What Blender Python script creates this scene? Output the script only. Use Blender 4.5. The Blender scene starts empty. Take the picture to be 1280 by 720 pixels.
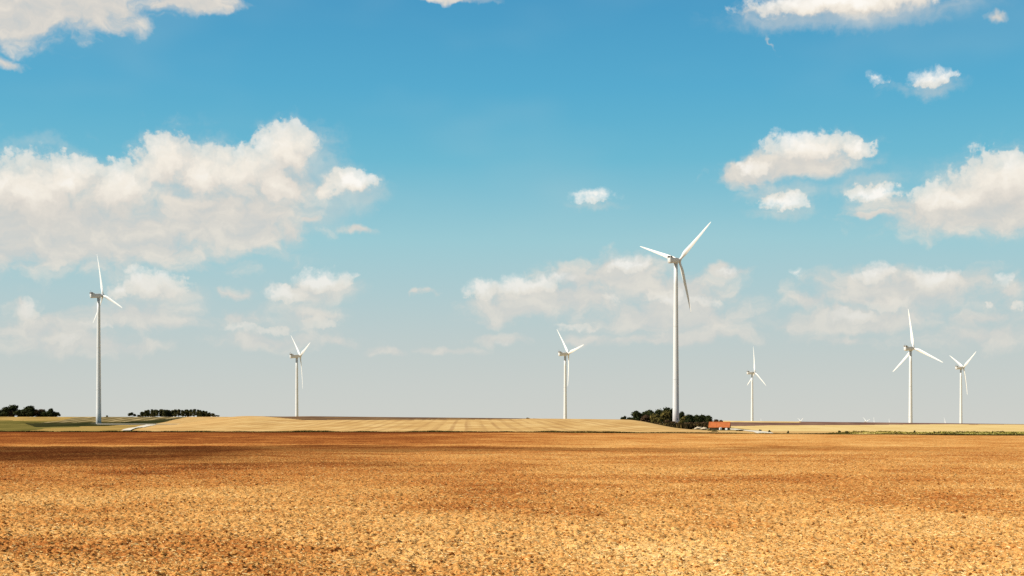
import bpy, bmesh, math, random
import numpy as np
from mathutils import Vector, Matrix

random.seed(7)
RNG = np.random.default_rng(7)
R = math.radians
C = bpy.context.scene.collection

# ------------------------------------------------------------------ camera
F = 50.0 / 36.0 * 1280.0          # focal length in reference pixels
EYE = 1.7
HOR = 527.0                       # eye level in the reference picture
cam_d = bpy.data.cameras.new('camera')
cam_d.lens = 50.0
cam_d.sensor_width = 36.0
cam_d.shift_y = (HOR - 360.0) / 1280.0
cam_d.clip_start = 0.1
cam_d.clip_end = 60000.0
cam = bpy.data.objects.new('camera', cam_d)
cam.location = (0, 0, EYE)
cam.rotation_euler = (R(90), 0, 0)
C.objects.link(cam)
scene = bpy.context.scene
scene.camera = cam

# ------------------------------------------------------------------ light, sky, exposure
SUN_EL = R(38.0)
SUN_AZ = math.atan2(-0.955, -0.30)      # from +Y, clockwise: left of and behind the camera
sun_dir = Vector((math.sin(SUN_AZ) * math.cos(SUN_EL), math.cos(SUN_AZ) * math.cos(SUN_EL), math.sin(SUN_EL)))
sun_d = bpy.data.lights.new('sun', 'SUN')
sun_d.energy = 4.8
sun_d.angle = R(0.5)
sun_d.color = (1.0, 0.94, 0.84)
sun = bpy.data.objects.new('sun', sun_d)
sun.rotation_euler = sun_dir.to_track_quat('Z', 'Y').to_euler()
sun.location = (-200, -100, 300)
C.objects.link(sun)
scene.view_settings.view_transform = 'Standard'
scene.view_settings.look = 'None'
scene.view_settings.exposure = 0.4
scene.view_settings.gamma = 1.0
scene.view_settings.use_curve_mapping = False
scene.cycles.use_denoising = False
scene.cycles.max_bounces = 4
scene.cycles.diffuse_bounces = 3
scene.cycles.sample_clamp_indirect = 4.0


def lin(r, g, b):
    f = lambda c: (c / 255 / 12.92) if c / 255 <= 0.04045 else ((c / 255 + 0.055) / 1.055) ** 2.4
    return (f(r), f(g), f(b), 1.0)


class NT:
    """small helper to write node trees"""
    def __init__(self, tree):
        self.t = tree
        self.n = tree.nodes

    def new(self, kind, **kw):
        nd = self.n.new(kind)
        for k, v in kw.items():
            setattr(nd, k, v)
        return nd

    def put(self, sock, v):
        if isinstance(v, bpy.types.NodeSocket):
            self.t.links.new(v, sock)
        elif v is not None:
            sock.default_value = v

    def m(self, op, a, b=None, c=None, clamp=False):
        nd = self.new('ShaderNodeMath', operation=op)
        nd.use_clamp = clamp
        self.put(nd.inputs[0], a)
        if b is not None: self.put(nd.inputs[1], b)
        if c is not None: self.put(nd.inputs[2], c)
        return nd.outputs[0]

    def vm(self, op, a, b=None, c=None, scale=None):
        nd = self.new('ShaderNodeVectorMath', operation=op)
        self.put(nd.inputs[0], a)
        if b is not None: self.put(nd.inputs[1], b)
        if c is not None: self.put(nd.inputs[2], c)
        if scale is not None: self.put(nd.inputs['Scale'], scale)
        return nd.outputs['Value'] if op in ('LENGTH', 'DOT_PRODUCT', 'DISTANCE') else nd.outputs[0]

    def mix(self, fac, a, b, blend='MIX'):
        nd = self.new('ShaderNodeMix', data_type='RGBA', blend_type=blend)
        self.put(nd.inputs['Factor'], fac)
        self.put(nd.inputs[6], a)
        self.put(nd.inputs[7], b)
        return nd.outputs[2]

    def rng(self, v, a, b, c=0.0, d=1.0, smooth=True):
        nd = self.new('ShaderNodeMapRange', interpolation_type='SMOOTHSTEP' if smooth else 'LINEAR')
        nd.clamp = True
        for i, x in enumerate((v, a, b, c, d)):
            self.put(nd.inputs[i], x)
        return nd.outputs[0]

    def noise(self, vec, scale, detail=3.0, rough=0.5, out='Fac', dims='3D', lac=2.0):
        nd = self.new('ShaderNodeTexNoise', noise_dimensions=dims)
        if vec is not None: self.put(nd.inputs['Vector'], vec)
        nd.inputs['Scale'].default_value = scale
        nd.inputs['Detail'].default_value = detail
        nd.inputs['Roughness'].default_value = rough
        nd.inputs['Lacunarity'].default_value = lac
        return nd.outputs[out] if out == 'Fac' else nd.outputs[1]

    def ramp(self, fac, stops):
        nd = self.new('ShaderNodeValToRGB')
        cr = nd.color_ramp
        while len(cr.elements) < len(stops):
            cr.elements.new(0.5)
        for e, (p, c) in zip(cr.elements, stops):
            e.position = p
            e.color = c
        self.put(nd.inputs[0], fac)
        return nd.outputs[0]


world = bpy.data.worlds.new('World')
scene.world = world
world.use_nodes = True
world.cycles.sampling_method = 'MANUAL'
world.cycles.sample_map_resolution = 512


def to_ang(u, v):
    """reference picture point -> heading and elevation (degrees)"""
    x, z = (u - 640.0) / F, (HOR - v) / F
    return math.degrees(math.atan(x)), math.degrees(math.atan2(z, math.sqrt(1 + x * x)))


DEG = F * math.pi / 180.0         # about 31 reference pixels per degree
# cumulus: (centre u, v, half width, half height, weight)
CRISP = [
    (40, 246, 92, 52, 1.0), (5, 232, 50, 34, 1.0), (88, 226, 52, 36, 1.0), (150, 238, 62, 38, 1.0), (212, 208, 50, 46, 1.0),
    (258, 222, 58, 44, 1.0), (310, 220, 56, 42, 1.0), (362, 196, 45, 42, 1.0), (350, 236, 66, 38, 1.0),
    (437, 230, 34, 22, 1.0), (402, 240, 36, 20, 0.8), (188, 359, 48, 23, 0.95), (150, 366, 24, 12, 0.8), (402, 352, 40, 18, 0.95), (360, 370, 38, 15, 0.9),
    (396, 403, 34, 15, 0.85), (300, 408, 36, 9, 0.8), (345, 412, 30, 8, 0.7),
    (1012, 184, 56, 26, 1.0), (945, 209, 44, 15, 0.6), (1070, 188, 30, 15, 0.95), (975, 251, 40, 14, 0.95),
    (1092, 240, 36, 16, 0.9), (1268, 228, 84, 42, 1.0), (1200, 248, 66, 26, 1.0),
    (740, 245, 42, 12, 0.85), (1164, 98, 31, 16, 0.85), (1100, 96, 22, 12, 0.7),
    (601, 363, 30, 14, 0.95), (655, 354, 52, 18, 0.85), (700, 345, 40, 14, 0.65), (720, 408, 40, 9, 0.6), (830, 372, 50, 16, 0.65), (905, 340, 28, 11, 0.5), (900, 408, 40, 11, 0.6), (790, 330, 44, 18, 0.65), (1110, 378, 40, 15, 0.8), (1062, 396, 52, 11, 0.75),
    (1168, 350, 44, 21, 0.8), (1094, 341, 38, 20, 0.65), (1000, 342, 20, 11, 0.6), (1247, 350, 17, 15, 0.65),
    (32, 387, 30, 18, 0.8), (75, 424, 48, 12, 0.65), (120, 408, 30, 9, 0.5), (1240, 381, 8, 8, 0.6), (1272, 384, 14, 9, 0.6),
    (1055, 2, 120, 21, 1.0), (628, 430, 20, 9, 0.55), (760, 372, 60, 14, 0.45), (890, 378, 36, 13, 0.6),
]
SOFT = [
    (90, 290, 210, 46, 1.0), (280, 278, 110, 40, 0.9), (20, 300, 160, 34, 1.0), (365, 292, 40, 24, 0.55),
    (50, -6, 120, 42, 1.0), (20, 15, 60, 46, 0.9), (120, 12, 70, 30, 0.9), (240, 2, 66, 16, 0.8), (560, -3, 70, 9, 0.6),
    (780, 345, 80, 34, 0.7), (700, 372, 130, 32, 0.7), (840, 392, 130, 32, 0.75), (900, 340, 50, 16, 0.5),
    (1225, 262, 120, 30, 1.0), (985, 208, 90, 20, 0.8), (938, 216, 50, 22, 0.7), (1095, 270, 40, 9, 0.5), (1120, 365, 150, 34, 0.7), (1050, 400, 110, 22, 0.7),
    (90, 428, 90, 20, 0.75), (170, 395, 110, 26, 0.6), (330, 425, 90, 18, 0.6), (480, 440, 60, 10, 0.5), (560, 440, 60, 9, 0.5),
    (450, 283, 28, 9, 0.55), (393, 277, 22, 8, 0.5), (523, 370, 15, 7, 0.5), (972, 58, 9, 30, 0.22), (20, 82, 34, 10, 0.45),
    (1235, 22, 26, 10, 0.4), (870, 420, 120, 16, 0.6), (1230, 420, 120, 26, 0.5), (740, 425, 60, 12, 0.5), (60, 400, 80, 20, 0.5),
    (1060, 0, 140, 20, 0.75), (290, 368, 60, 14, 0.3), (620, 400, 60, 16, 0.35),
    # long faint banks low over the horizon
    (60, 410, 110, 26, 0.60), (150, 432, 110, 14, 0.50), (215, 400, 60, 20, 0.40), (300, 395, 70, 20, 0.40), (400, 395, 60, 28, 0.40), (420, 430, 80, 14, 0.35),
    (640, 385, 90, 26, 0.60), (720, 350, 90, 30, 0.60), (850, 370, 100, 40, 0.65), (800, 425, 150, 14, 0.40), (620, 425, 60, 16, 0.40), (900, 405, 60, 16, 0.40),
    (1010, 375, 70, 20, 0.45), (1100, 345, 60, 26, 0.50), (1190, 352, 80, 26, 0.55), (1100, 395, 120, 24, 0.60), (1260, 365, 50, 22, 0.40), (1060, 425, 120, 16, 0.35),
    (1230, 400, 90, 20, 0.40), (30, 385, 50, 22, 0.40), (190, 362, 70, 26, 0.40), (385, 362, 80, 28, 0.40),
]


GROW = 0.22


def cloud_group(name, blobs):
    g = bpy.data.node_groups.new(name, 'ShaderNodeTree')
    g.interface.new_socket('p', in_out='INPUT', socket_type='NodeSocketVector')
    g.interface.new_socket('f', in_out='OUTPUT', socket_type='NodeSocketFloat')
    q = NT(g)
    gi = q.new('NodeGroupInput')
    go = q.new('NodeGroupOutput')
    acc = None
    for (u, v, sx, sy, w) in blobs:
        a, e = to_ang(u, v)
        ix, iy = DEG / sx, DEG / sy
        d = q.vm('LENGTH', q.vm('MULTIPLY_ADD', gi.outputs[0], (ix, iy, 0.0), (-a * ix, -e * iy, 0.0)))
        f = q.m('MULTIPLY_ADD', d, -1.0, w + (GROW if name == 'cumulus_shape' else 0.22))
        acc = f if acc is None else q.m('SMOOTH_MAX', acc, f, 0.22)
    g.links.new(acc, go.inputs[0])
    return g


def build_world():
    q = NT(world.node_tree)
    for nd in list(q.n):
        q.n.remove(nd)
    out = q.new('ShaderNodeOutputWorld')
    bg = q.new('ShaderNodeBackground')
    bg.inputs['Strength'].default_value = 0.0758
    q.t.links.new(bg.outputs[0], out.inputs[0])
    sky = q.new('ShaderNodeTexSky', sky_type='NISHITA')
    sky.sun_disc = False
    sky.sun_elevation = SUN_EL
    sky.sun_rotation = SUN_AZ % (2 * math.pi)
    sky.altitude = 150.0
    sky.air_density = 1.0
    sky.dust_density = 0.6
    sky.ozone_density = 1.6
    tc = q.new('ShaderNodeTexCoord')
    sep = q.new('ShaderNodeSeparateXYZ')
    q.t.links.new(tc.outputs['Generated'], sep.inputs[0])
    X, Y, Z = sep.outputs
    az = q.m('MULTIPLY', q.m('ARCTAN2', X, Y), 180 / math.pi)
    el = q.m('MULTIPLY', q.m('ARCSINE', Z), 180 / math.pi)
    comb = q.new('ShaderNodeCombineXYZ')
    q.put(comb.inputs[0], az)
    q.put(comb.inputs[1], el)
    p = comb.outputs[0]
    # base sky, graded to the deep turquoise of the picture, paler towards the horizon
    elm = q.m('MAXIMUM', el, 0.0)
    base = q.mix(1.0, sky.outputs[0], SKY_TINT, 'MULTIPLY')
    hz = q.ramp(q.m('DIVIDE', elm, 40.0), SKY_RAMP)
    hfac = q.ramp(q.m('DIVIDE', elm, 40.0), [(0.0, (0.97,) * 3 + (1,)), (0.10, (0.95,) * 3 + (1,)), (0.25, (0.93,) * 3 + (1,)), (0.42, (0.93,) * 3 + (1,)), (0.9, (0.6,) * 3 + (1,))])
    base = q.mix(hfac, base, hz)
    # slow unevenness of the blue
    big = q.noise(q.vm('MULTIPLY', p, (0.6, 1.3, 0)), 0.12, 3.0, 0.55)
    base = q.mix(q.rng(big, 0.45, 0.8, 0.0, 0.22), base, tuple(10 * c for c in lin(188, 208, 210)[:3]) + (1,))
    # warped cloud coordinates
    w1 = q.vm('SUBTRACT', q.noise(p, 0.55, 4.0, 0.56, out='Color', dims='2D'), (0.5, 0.5, 0.5))
    w2 = q.vm('SUBTRACT', q.noise(p, 2.1, 4.0, 0.62, out='Color', dims='2D'), (0.5, 0.5, 0.5))
    pw = q.vm('ADD', p, q.vm('MULTIPLY', w1, (1.3, 0.75, 0)))
    pw = q.vm('ADD', pw, q.vm('MULTIPLY', w2, (0.7, 0.5, 0)))
    ps = q.vm('ADD', p, q.vm('MULTIPLY', w1, (2.4, 1.1, 0)))
    vor = q.new('ShaderNodeTexVoronoi', voronoi_dimensions='2D', feature='SMOOTH_F1')
    q.put(vor.inputs['Vector'], pw)
    vor.inputs['Scale'].default_value = 1.15
    vor.inputs['Detail'].default_value = 2.0
    vor.inputs['Roughness'].default_value = 0.55
    vor.inputs['Smoothness'].default_value = 0.35
    lump = vor.outputs['Distance']
    fine = q.noise(p, 2.6, 5.0, 0.6, dims='2D')
    mid = q.noise(q.vm('MULTIPLY', ps, (1, 1.5, 0)), 0.8, 4.0, 0.55, dims='2D')
    gc = cloud_group('cumulus_shape', CRISP)
    gs = cloud_group('cloud_haze_shape', SOFT)

    def ev(g, vec):
        nd = q.new('ShaderNodeGroup')
        nd.node_tree = g
        q.put(nd.inputs[0], vec)
        return nd.outputs[0]
    f0 = ev(gc, pw)
    f1 = ev(gc, q.vm('ADD', pw, (-0.36, 0.8, 0)))
    s0 = ev(gs, ps)
    relief = q.m('SUBTRACT', f0, f1)           # > 0 on the tops and the sunny side
    texture = q.m('ADD', q.m('MULTIPLY', q.m('SUBTRACT', 0.45, lump), 0.34), q.m('MULTIPLY', q.m('SUBTRACT', fine, 0.5), 0.5))
    body = q.m('ADD', f0, texture)
    width = q.m('ADD', q.rng(relief, -0.6, 0.6, 1.4, 0.28), q.rng(relief, 0.6, 1.6, 0.0, 0.7))
    ac = q.m('MULTIPLY', q.rng(body, 0.03, width), q.rng(body, -0.1, 0.95, 0.5, 1.0))
    soft = q.m('ADD', s0, q.m('MULTIPLY', q.m('SUBTRACT', mid, 0.5), 1.1))
    asf = q.m('MULTIPLY', q.rng(soft, -0.12, 0.62), 0.93)
    halo = q.m('ADD', f1, q.m('MULTIPLY', q.m('SUBTRACT', mid, 0.5), 1.5))
    ahl = q.m('MULTIPLY', q.m('MULTIPLY', q.rng(halo, -0.75, 0.6), q.rng(f0, -0.7, 0.2)), 0.42)
    asf = q.m('SUBTRACT', 1.0, q.m('MULTIPLY', q.m('SUBTRACT', 1.0, asf), q.m('SUBTRACT', 1.0, ahl)))
    # light and shade inside the cumulus
    shade = q.m('ADD', q.m('MULTIPLY', relief, 0.85), q.m('ADD', q.m('MULTIPLY', q.m('SUBTRACT', mid, 0.5), 0.55), q.m('MULTIPLY', q.m('SUBTRACT', 0.42, lump), 0.35)))
    k = lambda r, g, b: tuple(10 * c for c in lin(r, g, b)[:3]) + (1,)
    ccol = q.ramp(q.rng(shade, -0.55, 0.85, smooth=False), [(0.0, k(210, 205, 198)), (0.35, k(230, 222, 211)), (0.65, k(246, 238, 225)), (1.0, k(255, 251, 244))])
    scol = q.ramp(mid, [(0.3, k(207, 207, 203)), (0.5, k(220, 214, 205)), (0.7, k(234, 225, 212))])
    low = q.rng(elm, 2.5, 7.5, 0.7, 0.0)
    ccol = q.mix(low, ccol, k(238, 226, 210))
    ac = q.m('MULTIPLY', ac, q.rng(elm, 2.5, 7.0, 0.85, 1.0))
    col = q.mix(asf, base, scol)
    col = q.mix(ac, col, ccol)
    # air between us and the low clouds
    air = q.ramp(q.m('DIVIDE', elm, 12.0), [(0.0, (0.97,) * 3 + (1,)), (0.12, (0.84,) * 3 + (1,)), (0.25, (0.50,) * 3 + (1,)), (0.45, (0.24,) * 3 + (1,)), (0.7, (0.08,) * 3 + (1,)), (1.0, (0.02,) * 3 + (1,))])
    col = q.mix(air, col, q.ramp(q.m('DIVIDE', elm, 12.0), [(0.0, k(206, 208, 202)), (0.2, k(200, 207, 204)), (0.5, k(187, 207, 211)), (1.0, k(180, 205, 212))]))
    q.put(bg.inputs['Color'], col)


_k = lambda r, g, b: tuple(10 * c for c in lin(r, g, b)[:3]) + (1,)
SKY_TINT = (0.62, 0.7, 0.66, 1)
SKY_RAMP = [(0.0, _k(196, 199, 193)), (0.08, _k(186, 203, 203)), (0.18, _k(152, 204, 214)), (0.26, _k(104, 186, 212)), (0.33, _k(83, 172, 209)), (0.42, _k(67, 154, 199)), (0.6, _k(58, 104, 140)), (1.0, _k(44, 68, 92))]
build_world()


# ------------------------------------------------------------------ materials
def material(name, rough=0.8, spec=0.2):
    m = bpy.data.materials.new(name)
    m.use_nodes = True
    q = NT(m.node_tree)
    b = q.n['Principled BSDF']
    b.inputs['Roughness'].default_value = rough
    b.inputs['Specular IOR Level'].default_value = spec
    return m, q, b


def world_pos(q):
    return q.new('ShaderNodeNewGeometry').outputs['Position']


def field_mat(name, a, b, c, stretch=(1, 0.35, 0), scale=0.12, stripe=None, bump=0.0):
    """a, b, c: three soil or stubble colours; stripe = (direction vector xy, period, strength, colour)"""
    m, q, bs = material(name, 1.0, 0.0)
    p = world_pos(q)
    n1 = q.noise(q.vm('MULTIPLY', p, stretch), scale, 5.0, 0.6)
    n2 = q.noise(q.vm('MULTIPLY', p, (1, 0.5, 1)), 1.3, 4.0, 0.65)
    col = q.ramp(n1, [(0.38, a), (0.5, b), (0.62, c)])
    col = q.mix(q.rng(n2, 0.35, 0.7, 0.0, 0.45), col, a)
    if stripe:
        (dx, dy), per, strength, sc = stripe
        d = q.vm('DOT_PRODUCT', p, (dx / per, dy / per, 0))
        d = q.m('ADD', d, q.m('MULTIPLY', q.noise(q.vm('MULTIPLY', p, (0.03, 0.004, 0)), 1.0, 2.0), 0.8))
        w = q.m('MULTIPLY_ADD', q.m('SINE', q.m('MULTIPLY', d, 2 * math.pi)), 0.5, 0.5)
        w2 = q.m('MULTIPLY_ADD', q.m('SINE', q.m('MULTIPLY', d, 2 * math.pi * 2.37)), 0.5, 0.5)
        br = q.noise(q.vm('MULTIPLY', p, (0.15, 0.012, 0)), 1.0, 4.0, 0.6)
        w = q.m('MULTIPLY', q.rng(q.m('MULTIPLY_ADD', w2, 0.35, w), 0.65, 1.25), q.rng(br, 0.3, 0.62))
        col = q.mix(q.m('MULTIPLY', w, strength), col, sc)
    q.put(bs.inputs['Base Color'], col)
    if bump:
        bn = q.new('ShaderNodeBump')
        bn.inputs['Strength'].default_value = bump
        bn.inputs['Distance'].default_value = 0.4
        q.put(bn.inputs['Height'], q.noise(p, 1.6, 4.0, 0.6))
        q.put(bs.inputs['Normal'], bn.outputs[0])
    return m


def plain_mat(name, col, rough=0.6, spec=0.3, var=0.12, scale=2.0, metallic=0.0):
    m, q, bs = material(name, rough, spec)
    tc = q.new('ShaderNodeTexCoord').outputs['Object']
    n = q.noise(tc, scale, 4.0, 0.6)
    c = tuple(col) + (1,)
    d = tuple(x * (1 - 2 * var) for x in col) + (1,)
    q.put(bs.inputs['Base Color'], q.mix(q.rng(n, 0.35, 0.75), c, d))
    bs.inputs['Metallic'].default_value = metallic
    return m


def leaf_mat(name, a, b, c):
    m, q, bs = material(name, 0.85, 0.05)
    p = world_pos(q)
    at = q.new('ShaderNodeAttribute', attribute_name='tone').outputs['Fac']
    n = q.noise(p, 0.25, 3.0, 0.6)
    f = q.m('ADD', q.m('MULTIPLY', n, 0.6), q.m('MULTIPLY', at, 0.4))
    q.put(bs.inputs['Base Color'], q.ramp(f, [(0.25, a + (1,)), (0.5, b + (1,)), (0.75, c + (1,))]))
    return m


def soil_mat():
    m, q, bs = material('cultivated_soil', 1.0, 0.0)
    p = world_pos(q)
    straw = q.new('ShaderNodeAttribute', attribute_name='straw').outputs['Fac']
    soil_dark = q.new('ShaderNodeAttribute', attribute_name='soil_dark').outputs['Fac']
    n1 = q.noise(q.vm('MULTIPLY', p, (1, 0.6, 1)), 0.5, 6.0, 0.68)
    n2 = q.noise(p, 15.0, 4.0, 0.7)
    n3 = q.noise(q.vm('MULTIPLY', p, (1, 0.7, 1)), 4.2, 4.0, 0.7)
    n4 = q.noise(q.vm('MULTIPLY', p, (1, 1.0, 1)), 44.0, 3.0, 0.7)
    f = q.m('ADD', straw, q.m('MULTIPLY', q.m('SUBTRACT', n1, 0.5), 0.45))
    f = q.m('ADD', f, q.m('MULTIPLY', q.m('SUBTRACT', n4, 0.5), 0.9))
    f = q.m('ADD', f, q.m('MULTIPLY', q.m('SUBTRACT', n2, 0.5), 1.1))
    f = q.m('ADD', f, q.m('MULTIPLY', q.m('SUBTRACT', n3, 0.5), 0.55))
    col = q.ramp(f, [(0.0, SOIL[0]), (0.3, SOIL[1]), (0.55, SOIL[2]), (0.8, SOIL[3]), (1.0, SOIL[4])])
    dk = q.m('MULTIPLY', soil_dark, q.rng(q.m('ADD', n2, q.m('MULTIPLY', n3, 0.6)), 0.55, 1.0, 1.0, 0.72))
    col = q.mix(dk, col, SOIL_DARK)
    q.put(bs.inputs['Base Color'], col)
    bn = q.new('ShaderNodeBump')
    bn.inputs['Strength'].default_value = 0.8
    bn.inputs['Distance'].default_value = 0.03
    q.put(bn.inputs['Height'], q.noise(p, 22.0, 4.0, 0.7))
    q.put(bs.inputs['Normal'], bn.outputs[0])
    return m


def tone_mat(name, stops, rough=0.9):
    m, q, bs = material(name, rough, 0.0)
    at = q.new('ShaderNodeAttribute', attribute_name='tone').outputs['Fac']
    n = q.noise(world_pos(q), 6.0, 3.0)
    q.put(bs.inputs['Base Color'], q.ramp(q.m('ADD', at, q.m('MULTIPLY', q.m('SUBTRACT', n, 0.5), 0.3)), stops))
    return m


SOIL = [(0.20, 0.055, 0.015, 1), (0.42, 0.145, 0.035, 1), (0.59, 0.272, 0.075, 1), (0.71, 0.383, 0.125, 1), (0.84, 0.53, 0.21, 1)]
SOIL_DARK = (0.058, 0.0155, 0.0055, 1)
M = {}
M['soil'] = soil_mat()
M['hill'] = field_mat('straw_stubble_hill', (0.50, 0.29, 0.105, 1), (0.61, 0.385, 0.15, 1), (0.69, 0.465, 0.20, 1),
                      stripe=((1.0, 0.03), 3.1, 0.62, (0.36, 0.19, 0.075, 1)))
M['brown'] = field_mat('ploughed_brown', (0.16, 0.085, 0.06, 1), (0.22, 0.12, 0.085, 1), (0.28, 0.165, 0.11, 1), scale=0.05)
M['strip'] = field_mat('ploughed_strip', (0.11, 0.06, 0.035, 1), (0.16, 0.09, 0.05, 1), (0.27, 0.16, 0.075, 1), scale=0.08,
                       stripe=((1.0, 0.03), 3.0, 0.3, (0.36, 0.22, 0.09, 1)))
M['tan'] = field_mat('pale_stubble', (0.60, 0.40, 0.15, 1), (0.70, 0.50, 0.21, 1), (0.76, 0.57, 0.27, 1), scale=0.06)
M['ochre'] = field_mat('ochre_meadow', (0.26, 0.17, 0.05, 1), (0.42, 0.27, 0.08, 1), (0.56, 0.36, 0.12, 1), stretch=(1, 0.12, 0), scale=0.06)
M['olive'] = field_mat('olive_grass', (0.09, 0.075, 0.02, 1), (0.17, 0.14, 0.035, 1), (0.34, 0.25, 0.075, 1), stretch=(1, 0.1, 0), scale=0.06)
M['darkgreen'] = field_mat('shaded_field_green', (0.018, 0.02, 0.008, 1), (0.035, 0.036, 0.013, 1), (0.09, 0.075, 0.025, 1), stretch=(1, 0.1, 0), scale=0.05)  # fields lying in shadow, the shade put into a near-black green
M['striped'] = field_mat('mown_meadow', (0.10, 0.075, 0.03, 1), (0.17, 0.125, 0.05, 1), (0.24, 0.17, 0.065, 1), scale=0.05,
                         stripe=((1.0, 0.17), 15.0, 0.9, (0.56, 0.42, 0.22, 1)))
M['verge'] = field_mat('verge_grass', (0.14, 0.13, 0.025, 1), (0.3, 0.27, 0.055, 1), (0.5, 0.42, 0.12, 1), scale=0.4, bump=0.6)
M['scrubland'] = field_mat('rough_ground', (0.12, 0.095, 0.035, 1), (0.28, 0.2, 0.08, 1), (0.45, 0.32, 0.14, 1), scale=0.25, bump=0.6)
M['track'] = field_mat('chalk_track', (0.6, 0.52, 0.4, 1), (0.7, 0.62, 0.5, 1), (0.76, 0.7, 0.58, 1), scale=0.3)
M['bladew'] = plain_mat('white_blade_paint', (0.78, 0.775, 0.75), 0.45, 0.35, 0.03, 0.3)
M['white'] = plain_mat('white_turbine_paint', (0.62, 0.61, 0.59), 0.45, 0.35, 0.03, 0.3)
M['towerw'] = plain_mat('white_tower_paint', (0.66, 0.655, 0.635), 0.5, 0.3, 0.03, 0.15)
M['dark'] = plain_mat('dark_grille', (0.02, 0.02, 0.022), 0.6, 0.3, 0.1, 3.0)
M['greyp'] = plain_mat('grey_metal', (0.2, 0.21, 0.22), 0.5, 0.4, 0.1, 2.0)
M['concrete'] = plain_mat('concrete', (0.42, 0.4, 0.36), 0.9, 0.1, 0.1, 1.0)
M['seam'] = plain_mat('grey_seam', (0.5, 0.5, 0.48), 0.6, 0.2, 0.05, 1.0)
M['leaf'] = leaf_mat('dark_foliage', (0.014, 0.019, 0.007), (0.03, 0.036, 0.012), (0.07, 0.068, 0.022))
M['leafb'] = leaf_mat('autumn_foliage', (0.05, 0.04, 0.012), (0.10, 0.08, 0.022), (0.17, 0.13, 0.035))
M['leafr'] = leaf_mat('russet_foliage', (0.04, 0.025, 0.014), (0.075, 0.045, 0.024), (0.13, 0.08, 0.04))
M['pine'] = leaf_mat('grove_foliage', (0.02, 0.024, 0.009), (0.045, 0.044, 0.015), (0.11, 0.088, 0.028))
M['bark'] = plain_mat('bark', (0.09, 0.065, 0.045), 0.9, 0.1, 0.2, 3.0)
M['tile'] = plain_mat('orange_roof_tiles', (0.50, 0.145, 0.045), 0.85, 0.1, 0.14, 1.2)
M['stonew'] = plain_mat('old_stone_wall', (0.32, 0.26, 0.18), 0.9, 0.1, 0.2, 1.2)
M['wood'] = plain_mat('weathered_wood', (0.12, 0.085, 0.055), 0.85, 0.1, 0.2, 2.0)
M['chalk'] = plain_mat('pale_rubble', (0.56, 0.46, 0.32), 0.95, 0.05, 0.25, 1.0)
M['blockw'] = plain_mat('pale_sheet', (0.7, 0.68, 0.64), 0.7, 0.2, 0.1, 1.0)
M['grass'] = tone_mat('grass_tufts', [(0.0, (0.025, 0.025, 0.008, 1)), (0.35, (0.10, 0.075, 0.02, 1)), (0.6, (0.38, 0.33, 0.07, 1)), (1.0, (0.7, 0.58, 0.22, 1))])
M['under'] = tone_mat('undergrowth_leaves', [(0.0, (0.018, 0.016, 0.007, 1)), (0.5, (0.06, 0.036, 0.015, 1)), (0.8, (0.12, 0.08, 0.025, 1)), (1.0, (0.3, 0.2, 0.08, 1))])
M['clod'] = tone_mat('soil_clods', [(0.0, (0.22, 0.075, 0.02, 1)), (0.35, (0.43, 0.18, 0.045, 1)), (0.7, (0.62, 0.33, 0.09, 1)), (1.0, (0.78, 0.5, 0.19, 1))])
M['straw'] = tone_mat('straw', [(0.0, (0.46, 0.235, 0.07, 1)), (0.5, (0.66, 0.41, 0.145, 1)), (1.0, (0.80, 0.60, 0.30, 1))])


# ------------------------------------------------------------------ mesh helpers
def np_mesh(name, v, f, mat=None, attrs=None, smooth=False):
    """vertices (n,3), faces (m,k) with constant k"""
    me = bpy.data.meshes.new(name)
    v = np.ascontiguousarray(v, np.float32)
    f = np.ascontiguousarray(f, np.int32)
    me.vertices.add(len(v))
    me.vertices.foreach_set('co', v.ravel())
    k = f.shape[1]
    me.loops.add(f.size)
    me.loops.foreach_set('vertex_index', f.ravel())
    me.polygons.add(len(f))
    me.polygons.foreach_set('loop_start', np.arange(0, f.size, k, dtype=np.int32))
    me.polygons.foreach_set('loop_total', np.full(len(f), k, np.int32))
    me.polygons.foreach_set('use_smooth', np.full(len(f), smooth, bool))
    me.update(calc_edges=True)
    for an, av in (attrs or {}).items():
        at = me.attributes.new(an, 'FLOAT', 'POINT')
        at.data.foreach_set('value', np.ascontiguousarray(av, np.float32))
    if mat: me.materials.append(mat)
    return me


def link(name, me, parent=None, **props):
    o = bpy.data.objects.new(name, me)
    C.objects.link(o)
    if parent: o.parent = parent
    for k, v in props.items(): o[k] = v
    return o


def structure(name, me):
    return link(name, me, kind='structure')


def thing(name, label, cat, loc=(0, 0, 0), rz=0.0, group=None, me=None):
    o = link(name, me)
    o.location = loc
    o.rotation_euler = (0, 0, rz)
    o['label'] = label
    o['category'] = cat
    if group: o['group'] = group
    return o


def bm_mesh(name, bm, mat, smooth=False):
    bmesh.ops.recalc_face_normals(bm, faces=bm.faces)
    me = bpy.data.meshes.new(name)
    for fc in bm.faces: fc.smooth = smooth
    bm.to_mesh(me)
    bm.free()
    if mat: me.materials.append(mat)
    return me


def add_box(bm, cx, cy, cz, sx, sy, sz, rot=None, bevel=0.0):
    mt = Matrix.Translation((cx, cy, cz))
    if rot is not None: mt = mt @ rot
    r = bmesh.ops.create_cube(bm, size=1.0, matrix=mt @ Matrix.Diagonal((sx, sy, sz, 1)))
    if bevel:
        ed = list({e for vv in r['verts'] for e in vv.link_edges})
        bmesh.ops.bevel(bm, geom=ed, offset=bevel, segments=2, affect='EDGES', profile=0.7)


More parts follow.
